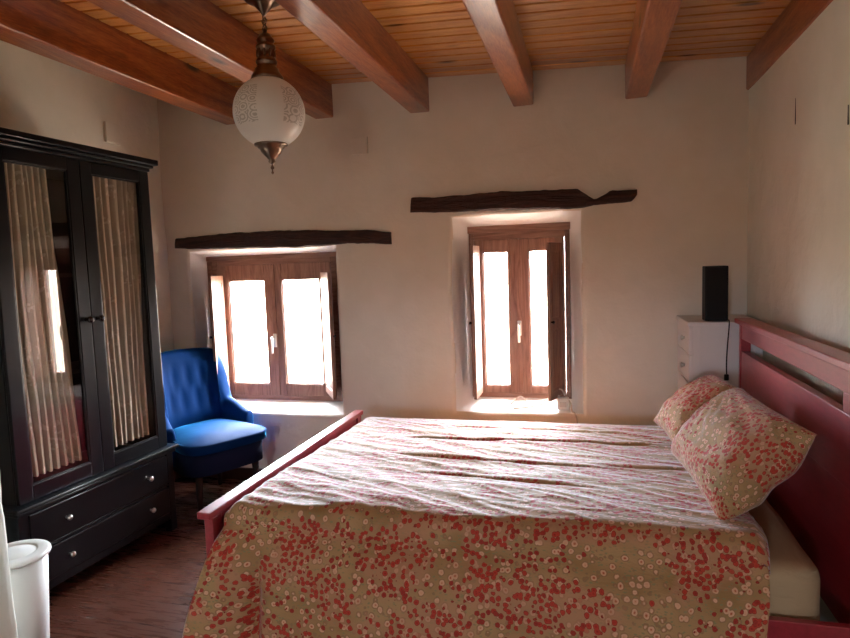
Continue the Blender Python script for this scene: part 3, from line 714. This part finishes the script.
# duvet -----------------------------------------------------------
def duvet():
    bm = bmesh.new()
    xa, xb = -1.300, .512
    def prof(u):      # list of (y, z) across the bed, near hem last
        yt = 1.955+.035*sm(.05, .8, u)+.035*noise.noise(Vector((u*5, 0, 9)))
        return [(3.452, .36), (3.450, .47), (3.435, .565), (3.392, .612), (3.30, .627), (3.05, .635), (2.75, .643), (2.45, .652), (yt+.06, .662), (yt-.01, .653), ((yt+1.90)/2, .632-.012*u), (1.915, .585-.010*u), (1.862, .520-.01*u),
                (1.828, .435), (1.806, .35), (1.785, .26), (1.765, .15), (1.745, .05)]
    cache = {}
    def P(u, v):
        key = round(u, 5)
        if key not in cache:
            pts = curve_pts([(0, a, b) for a, b in prof(u)], 8)
            L = [0]
            for a, b in zip(pts, pts[1:]): L.append(L[-1]+(b-a).length)
            cache[key] = (pts, L)
        pts, L = cache[key]; s = v*L[-1]; lo, hi = 0, len(L)-1
        while hi-lo > 1:
            m_ = (lo+hi)//2
            if L[m_] <= s: lo = m_
            else: hi = m_
        t = (s-L[lo])/(L[hi]-L[lo]+1e-9); return pts[lo].lerp(pts[hi], t)
    def ridged(x, y, s): 
        n = noise.noise(Vector((x, y, s))); return 1-min(1, abs(n)*2.6)
    def fn(u, v):
        p = P(u, v); x = xa+(xb-xa)*u; y, z = p.y, p.z
        near = sm(.58, .40, z) if y < 2.5 else 0; top = sm(.60, .64, z)
        # wavering right-hand edge of the cover
        x += (.030*noise.noise(Vector((y*3, z*3, 1)))-.03*near)*sm(.8, 1, u)
        # wrinkles dragged along the bed
        xr = x*cos(.16)-y*sin(.16)*-1; yr = y*cos(.16)-x*sin(.16)*-1
        wr = .005*ridged(xr*1.1, y*6.0+x*1.6, 1.)**2 + .004*ridged(x*2.6+3, y*12.0+x*5, 4.)**2 + .007*noise.noise(Vector((x*2, y*3, 2)))
        # one long crease line and a few diagonal pulls at the foot end
        for (yc, sl, a_, x0_, x1_) in ((2.97, .03, .012, -1.0, .45), (2.58, -.07, .010, -.95, .1), (3.18, -.02, .007, -.9, .3), (2.33, -.12, .009, -.8, .1), (2.62, -.05, .008, -.1, .5)):
            dd = y-(yc+sl*x); wgt = sm(x0_, x0_+.25, x)*sm(x1_, x1_-.25, x)
            wr += wgt*a_*.6*(exp(-(dd/.018)**2)-.9*exp(-((dd+.022)/.009)**2))
        dg = noise.noise(Vector(((x+.9*(y-2.1))*11, (y-.9*x)*1.2, 6)))
        wr += .006*dg*sm(2.7, 2.2, y)*sm(-.1, -.9, x)
        z += wr*top
        if near > 0 or (z < .6 and y < 2.5):
            n_ = sm(.60, .35, z)
            fold = .020*sin(x*7.5+1.2*sin(x*3)+.8)+.012*noise.noise(Vector((x*4.5, z*2.2, 3)))
            y -= n_*(fold+.012)
            # deep fold and flare by the foot post
            y += n_*.045*exp(-((x+1.13-.06*(.6-z))/.028)**2)
            y -= n_*.03*exp(-((x+1.22)/.06)**2)
            x -= (.085*sm(.66, .18, z))*exp(-max(0, (x-xa))/.13)*1.0
            y -= .03*sm(.6, .45, z)*exp(-max(0, (x-xa+.05))/.10)
        if y > 3.40: y += .012*sin(x*9)
        # cover sinks behind the foot rail
        tk = exp(-((u)/.014)**2)
        z -= .05*tk*sm(1.86, 2.0, y)*sm(.42, .56, z)
        if u > .985 and z > .52 and y > 1.93: z -= .028*(u-.985)/.015
        z -= 0.0
        return (x, y, z)
    lenv = 2.45
    grid(bm, 250, 300, fn, lambda u, v: (u*1.79, v*lenv))
    o = link('duvet', bm, M_floral, smooth=True)
    md = o.modifiers.new('thick', 'SOLIDIFY'); md.thickness = .012; md.offset = -1
    tag(o, 'duvet with red and pink flowers on sage beige, draped over the bed', 'duvet')
duvet()

# pillows ------------------------------------------------------------
def pillow(c00, c10, c11, c01, th, lab, seed, piping=True):
    c00, c10, c11, c01 = map(Vector, (c00, c10, c11, c01))
    nrm = ((c10-c00).cross(c01-c00)).normalized()
    bm = bmesh.new(); n = 56
    L1 = (c10-c00).length; L2 = (c01-c00).length; mid = (c00+c10+c11+c01)/4
    def base(u, v):
        p = (c00*(1-u)+c10*u)*(1-v)+(c01*(1-u)+c11*u)*v
        # pinched sides between pointed corners
        a, b = 2*u-1, 2*v-1
        pin = .045
        p = p+(mid-p)*pin*((abs(a)**3)*(1-b*b)*1.1+(abs(b)**3)*(1-a*a)*1.3)
        return p
    def prof(u, v):
        a, b = 2*u-1, 2*v-1
        return max(0, (1-abs(a)**2.8))**.5*max(0, (1-abs(b)**2.8))**.5
    def wr(u, v, s):
        a, b = 2*u-1, 2*v-1
        ang = atan2(b-.9, a+.8)
        w_ = .016*noise.noise(Vector((u*2.2, v*5, seed+s)))+.005*noise.noise(Vector((u*10, v*10, seed+s)))
        w_ += .008*sin(ang*26+noise.noise(Vector((u*3, v*3, seed)))*3)*exp(-((a+.75)**2+(b-.7)**2)*1.6)
        return w_
    sag = lambda u, v: Vector((0, 0, -.0))
    def mk(s): return lambda u, v: base(u, v)+nrm*s*(prof(u, v)*th/2+.0012)+nrm*s*wr(u, v, s)*prof(u, v)**.5
    def ax(t, L_):
        a = 2*t-1; return (1 if a > 0 else -1)*(abs(a)*L_/2+th/2*(1-max(0, 1-abs(a)**2.8)**.5))
    uvf = lambda u, v: (ax(u, L1)+seed, ax(v, L2)+seed*.7)
    grid(bm, n, n, mk(1), uvf); grid(bm, n, n, mk(-1), uvf, flip=True)
    bmesh.ops.remove_doubles(bm, verts=bm.verts, dist=.0026)
    bmesh.ops.recalc_face_normals(bm, faces=bm.faces)
    o = link('pillow', bm, M_pillowcase, smooth=True); tag(o, lab, 'pillow', 'floral pillows against the headboard'); return o
pillow((.33, 2.70, .70), (.40, 2.06, .665), (.645, 1.995, .985), (.615, 2.76, 0.965), .23, 'front floral pillow nearest the camera, leaning with a crumpled upper corner', 2.3)
pillow((.305, 3.16, .715), (.35, 2.70, .71), (.67, 2.85, .92), (.615, 3.27, .915), .18, 'floral pillow partly hidden behind the front pillow', 5.1)

# ------------------------------------------------------------------ chest of drawers
def chest():
    x0, x1, y0, y1, H = .512, .865, 3.462, 3.886, 1.172
    root = empty('chest_of_drawers', ((x0+x1)/2, (y0+y1)/2, 0)); tag(root, 'narrow tall white chest of drawers between the headboard and window wall', 'chest of drawers')
    off = Vector(root.location)
    def L(name, bm, m=M_white, par=root, smooth=False):
        o = link(name, bm, m, None, smooth)
        for v in o.data.vertices: v.co -= off
        o.parent = par; return o
    L('carcass', boxes((x0+.018, x1, y0+.006, y0+.024, .0, H-.022), (x0+.018, x1, y1-.024, y1-.006, 0, H-.022), (x1-.012, x1, y0+.024, y1-.024, .06, H-.022),
        (x0+.02, x1-.012, y0+.024, y1-.024, .06, .08), bev=.002))
    # raised frame on the side panel
    L('side_panel_trim', boxes((x0+.018, x0+.055, y0, y0+.006, 0, H-.022), (x1-.04, x1, y0, y0+.006, 0, H-.022), (x0+.055, x1-.04, y0, y0+.006, H-.075, H-.022), bev=.0015))
    L('top', boxes((x0-.008, x1+.004, y0-.010, y1+.004, H-.022, H), bev=.004))
    n = 7; h = (H-.022-.08)/n
    for k in range(n):
        z0 = .08+k*h
        d = L('drawer', boxes((x0, x0+.018, y0+.004, y1-.004, z0+.003, z0+h-.003), bev=.003))
        for yy in (y0+.15, ):
            bm = bmesh.new(); lathe(bm, [(0, 0), (.009, 0), (.007, .006), (.015, .014), (.015, .02), (0, .023)], n=16)
            bm.transform(Matrix.Translation((x0, yy, z0+h/2)) @ Matrix.Rotation(-pi/2, 4, 'Y')); L('knob', bm, M_metal, d, True)
chest()
# speaker on the chest
root = empty('speaker', (.64, 3.56, 1.17)); tag(root, 'slim tall black speaker standing on the white chest', 'speaker')
link('cabinet', boxes((-.046, .066, -.07, .02, .004, .292), bev=.004), M_blackpl, root)
link('grille', boxes((-.040, .060, -.076, -.069, .014, .284), bev=.003), mat('black_grille_cloth', (.005, .005, .006), .9), root)
for fx_, fy_ in ((-.04, -.05), (.04, -.05), (-.05+.01, -.01), (.04, -.01)): link('foot', boxes((fx_, fx_+.02, fy_, fy_+.02, 0, .005)), M_blackpl, root)
bm = bmesh.new()
tube(bm, curve_pts([(.700, 3.60, 1.176), (.703, 3.50, 1.178), (.702, 3.452, 1.180), (.700, 3.438, 1.15), (.694, 3.443, 1.05), (.690, 3.442, .96), (.691, 3.442, .90)], 8), .0032, 8)
o = link('power_cable', bm, M_blackpl, smooth=True); tag(o, 'thin black cable hanging from the speaker down the chest side', 'cable')
link('plug', boxes((.680, .702, 3.437, 3.453, .868, .900), bev=.004), M_blackpl, o)

# ------------------------------------------------------------------ sill things
root = empty('power_adapter', (-.160, 3.955, .572)); tag(root, 'small white power adapter box on the sill of the taller window', 'adapter')
link('case', boxes((-.036, .036, -.03, .03, .0, .074), bev=.008), M_whitepl, root)
link('socket_face', boxes((-.02, .02, -.034, -.029, .018, .052), bev=.002), mat('pale_grey_plastic', (.55, .54, .52), .5), root)
zs = lambda y: .548+(y-3.9)/.2*.064+.006
cab = [[(-.50, 4.00, 0), (-.44, 4.04, .03), (-.37, 4.00, 0), (-.31, 4.01, .012), (-.25, 4.00, .045), (-.205, 3.99, .10), (-.17, 3.975, .115), (-.15, 3.96, .085)],
       [(-.48, 3.95, 0), (-.40, 3.965, 0), (-.32, 3.97, .012), (-.26, 3.965, .04), (-.215, 3.96, .07), (-.185, 3.96, .085)],
       [(-.125, 3.95, .06), (-.112, 3.945, .04), (-.105, 3.93, .0), (-.09, 3.905, .004), (-.075, 3.882, -.03), (-.06, 3.878, -.12), (-.055, 3.878, -.30)]]
labs = ['white cable looping along the sill up to the adapter', 'straighter white cable lying at the front of the sill', 'white cable running from the adapter over the sill edge']
for c, lb in zip(cab, labs):
    bm = bmesh.new(); tube(bm, curve_pts([(x, y, max(zs(y) if y > 3.9 else .556, 0)+.0+z) for x, y, z in c], 8), .0048, 8)
    o = link('cable', bm, M_cable, smooth=True); tag(o, lb, 'cable')

# ------------------------------------------------------------------ lantern
def lantern():
    X, Y = -1.372, 2.56; zc = czl(X)
    root = empty('hanging_lantern', (X, Y, zc)); tag(root, 'hanging lantern with engraved frosted glass globe and dark bronze fittings', 'pendant lamp')
    d = lambda z: z-zc
    def L(name, bm, m, par=root): return link(name, bm, m, par, True)
    bm = bmesh.new(); lathe(bm, [(0, 0), (.080, 0), (.086, -.006), (.078, -.014), (.046, -.024), (.032, -.044), (.016, -.060), (.008, -.075), (0, -.077)], n=40); L('canopy', bm, M_brass)
    zg = 2.222; rg = .158
    ztop_cap = d(zg)+rg*.955
    # chain
    zA = -.075; zB = ztop_cap+.205
    n = 4; step = (zA-zB)/n
    for k in range(n):
        bm = bmesh.new(); c = zA-step*(k+.5); pts = []
        for q in range(20):
            a = 2*pi*q/20; h_ = .011*cos(a); v_ = (step*.5+.006)*sin(a)
            pts.append((h_ if k % 2 else 0, 0 if k % 2 else h_, c+v_))
        tube(bm, pts, .0026, 7, closed=True); L('chain_link', bm, M_brass)
    z = ztop_cap
    prof = [(0, z+.215), (.008, z+.21), (.010, z+.195), (.026, z+.185), (.036, z+.168), (.040, z+.160), (.036, z+.152), (.037, z+.142), (.043, z+.138), (.044, z+.128), (.038, z+.120), (.038, z+.085), (.042, z+.080), (.047, z+.072), (.046, z+.062), (.041, z+.056),
            (.043, z+.046), (.052, z+.038), (.054, z+.026), (.062, z+.016), (.070, z+.004), (.072, z-.008), (.066, z-.014), (0, z-.014)]
    bm = bmesh.new(); lathe(bm, prof, n=40); 
    cap = L('cap', bm, M_brass)
    bm = bmesh.new()
    for k in range(10):
        a = 2*pi*k/10; c_, s_ = cos(a), sin(a)
        tube(bm, [(.0385*c_, .0385*s_, z+.118), (.0405*c_, .0405*s_, z+.10), (.0385*c_, .0385*s_, z+.087)], .0035, 6)
    L('cap_rib', bm, M_brass, cap)
    # globe
    n = 40; pr = []
    for k in range(n+1):
        th = radians(22)+(pi-radians(22)-radians(24))*k/n
        pr.append((rg*sin(th), d(zg)+rg*.985*cos(th)))
    bm = bmesh.new(); lathe(bm, pr[::-1], n=72, uv=True); gl = L('glass_globe', bm, M_globe)
    zb = d(zg)-rg*.985*cos(radians(24))
    bm = bmesh.new(); lathe(bm, [(0, zb+.012), (.066, zb+.012), (.074, zb+.006), (.074, zb-.002), (.062, zb-.006), (.058, zb-.014), (.050, zb-.018), (.046, zb-.030), (.034, zb-.044), (.020, zb-.058), (.013, zb-.066), (.016, zb-.072), (.012, zb-.080), (.006, zb-.084), (0, zb-.084)], n=40)
    L('lower_cup', bm, M_brass)
    bm = bmesh.new(); lathe(bm, [(0, zb-.082), (.004, zb-.084), (.004, zb-.092), (.008, zb-.097), (.008, zb-.103), (.003, zb-.108), (.003, zb-.116), (.006, zb-.12), (.004, zb-.128), (0, zb-.130)], n=16)
    L('finial', bm, M_brass)
    # bulb and holder inside
    bm = bmesh.new(); lathe(bm, [(0, z-.012), (.016, z-.014), (.016, z-.05), (0, z-.05)], n=16); L('bulb_holder', bm, M_blackpl)
lantern()

# ------------------------------------------------------------------ bin
def bin_():
    root = empty('lidded_bin', (-2.195, 1.83, 0)); tag(root, 'white round lidded bin in front of the wardrobe drawers', 'bin')
    bm = bmesh.new(); lathe(bm, [(0, 0), (.082, 0), (.090, .008), (.114, .43), (.110, .43), (.09, .012), (0, .012)], n=56); link('bucket', bm, M_whitepl, root, True)
    bm = bmesh.new(); lathe(bm, [(.117, .428), (.124, .429), (.1265, .434), (.1265, .441), (.123, .446), (.112, .4485), (.084, .450), (.080, .4485), (.077, .445), (.073, .4445), (.069, .4475), (.02, .449), (0, .449)], n=56); link('lid', bm, M_whitepl, root, True)
    bm = bmesh.new(); tube(bm, [(.116+.006, -.03, .365), (.130, -.015, .360), (.130, .004, .360)], .006, 8)
    bm.transform(Matrix.Rotation(radians(-58), 4, 'Z')); link('handle_pivot', bm, M_dkmetal, root, True)
bin_()

# ------------------------------------------------------------------ armchair
def armchair():
    root = empty('armchair', (-2.455, 3.505, 0), radians(-27)); tag(root, 'blue velvet button-back chair with dark tapered legs below the wider window', 'armchair')
    def L(name, bm, m=M_velvet, par=root, smooth=True): return link(name, bm, m, par, smooth)
    # seat cushion: local +x is the front
    def slab(x0, x1, wf, wr_, z0, z1, r, dome=0):
        bm = bmesh.new(); n = 36; rings = []
        def outline(t, s):
            # superellipse plan, wider at the front
            a = 2*pi*t; e = .5
            cx_, sx_ = cos(a), sin(a)
            px = (abs(cx_)**e)*(1 if cx_ > 0 else -1); py = (abs(sx_)**e)*(1 if sx_ > 0 else -1)
            x = (x0+x1)/2+px*(x1-x0)/2*s; w_ = wr_+(wf-wr_)*(px+1)/2
            return x, py*w_/2*s
        layers = [(z0, .0), (z0, .9), (z0, 1-r*.6), (z0+r*.35*(z1-z0), 1.0), (z0+(z1-z0)*.62, 1.0), (z0+(z1-z0)*.82, 1.012), (z0+(z1-z0)*.9, .985), (z1, .93), (z1+dome*.55, .75), (z1+dome*.85, .5), (z1+dome, .22), (z1+dome, 0)]
        m_ = 64
        for z, s in layers:
            if s == 0: rings.append([bm.verts.new(((x0+x1)/2, 0, z))])
            else: rings.append([bm.verts.new((*outline(k/m_, s), z)) for k in range(m_)])
        for A, B in zip(rings, rings[1:]):
            for k in range(m_):
                k2 = (k+1) % m_
                if len(A) == 1: bm.faces.new((A[0], B[k2], B[k]))
                elif len(B) == 1: bm.faces.new((A[k], A[k2], B[0]))
                else: bm.faces.new((A[k], A[k2], B[k2], B[k]))
        bmesh.ops.recalc_face_normals(bm, faces=bm.faces); return bm
    L('seat', slab(-.24, .335, .61, .46, .405, .478, .3, .038))
    L('seat_skirt', slab(-.25, .300, .575, .45, .265, .41, .05, 0), M_velvet_shade)
    bm = bmesh.new()
    m_ = 64; pts = []
    for k in range(m_):
        a = 2*pi*k/m_; e = .5; c_, s_ = cos(a), sin(a); px = abs(c_)**e*(1 if c_ > 0 else -1); py = abs(s_)**e*(1 if s_ > 0 else -1)
        pts.append((.0375+px*.2775*1.008, py*(.46+.14*(px+1)/2)/2*1.008, 466e-3))
    tube(bm, pts, .0055, 6, closed=True); L('piping', bm)
    # wrapped back: swept along a U path, tall in the middle, dropping to short arms
    bm = bmesh.new(); n = 96; m_ = 26; rings = []
    def path(t):      # t -1..1
        a = t*1.0
        s = abs(t); sg = 1 if t > 0 else -1
        if s < .55:
            ph = s/.55*1.15; x = -.265+.10*(1-cos(ph))*1.2; y = sg*.262*sin(ph)/sin(1.15)*.94
        else:
            k = (s-.55)/.45; x0_ = -.265+.12*(1-cos(1.15)); x = x0_+k*.25; y = sg*(.262*.94+.040*k)
        return Vector((x, y, 0))
    for i in range(n+1):
        t = -1+2*i/n; s = abs(t)
        p = path(t); dd = (path(min(1, t+.01))-path(max(-1, t-.01))).normalized(); nr = Vector((dd.y, -dd.x, 0))
        if nr.x < 0 and s < .5: nr = -nr
        if s >= .5: nr = Vector((-dd.y, dd.x, 0)) if (Vector((-dd.y, dd.x, 0)).y*t < 0) else Vector((dd.y, -dd.x, 0))
        # height
        top = .985-.03*(s/.5)**2
        top = .985-.020*(s/.5)**3
        top = top-(top-.615)*sm(.52, .64, s)-.08*sm(.62, 1.0, s)
        lean = -.07
        z0 = .30; th = .085-.022*s
        ring = []
        prof = []
        h = top-z0
        nn = 10
        for k in range(nn+1): prof.append((th/2, z0+h*.96*k/nn))          # inner
        for k in range(1, 6): 
            a = pi*k/6; prof.append((th/2*cos(a), z0+h*.96+th*.45*sin(a)))
        for k in range(nn+1): prof.append((-th/2, z0+h*.96*(1-k/nn)))
        for (o_, z) in prof:
            q = p+nr*o_; zz = z
            if o_ > 0:     # padded inner face with buttoned dimples
                puff = .030*sm(.42, .56, z)*sm(top, top-.10, z)
                q += nr*puff
                for (ty, bz) in ((0, .80), (-.2, .80), (.2, .80), (-.1, .66), (.1, .66), (-.3, .66), (.3, .66)):
                    r2 = ((t-ty)/.055)**2+((z-bz)/.032)**2; q -= nr*.030*exp(-r2)
                    # pleats between the buttons
            back = sm(.40, 1.0, z)
            q.x += lean*back*(1-sm(.35, .9, s))
            ring.append(bm.verts.new((q.x, q.y, zz)))
        rings.append(ring)
    for A, B in zip(rings, rings[1:]):
        for k in range(len(A)-1): bm.faces.new((A[k], B[k], B[k+1], A[k+1]))
        bm.faces.new((A[-1], B[-1], B[0], A[0]))
    bm.faces.new(rings[0][::-1]); bm.faces.new(rings[-1])
    bmesh.ops.recalc_face_normals(bm, faces=bm.faces)
    bk = L('backrest', bm)
    subsurf(bk, 1)
    # buttons
    for (ty, bz) in ((0, .80), (-.2, .80), (.2, .80), (-.1, .66), (.1, .66)):
        p = path(ty); q = p+Vector((.035+.012, 0, 0)); q.x += -.07*sm(.40, 1.0, bz)
        bm = bmesh.new(); bmesh.ops.create_uvsphere(bm, u_segments=12, v_segments=8, radius=.011); bm.transform(Matrix.Translation((q.x-.004, q.y*.97, bz)))
        L('button', bm, M_velvet, bk)
    for (lx, ly, dx, dy) in ((.22, .20, .01, .01), (.22, -.20, .01, -.01), (-.20, .17, -.02, .01), (-.20, -.17, -.02, -.01)):
        bm = bmesh.new(); tube(bm, [(lx, ly, .26), (lx+dx*.5, ly+dy*.5, .13), (lx+dx, ly+dy, 0)], [.024, .019, .013], 14); L('leg', bm, M_leg)
armchair()
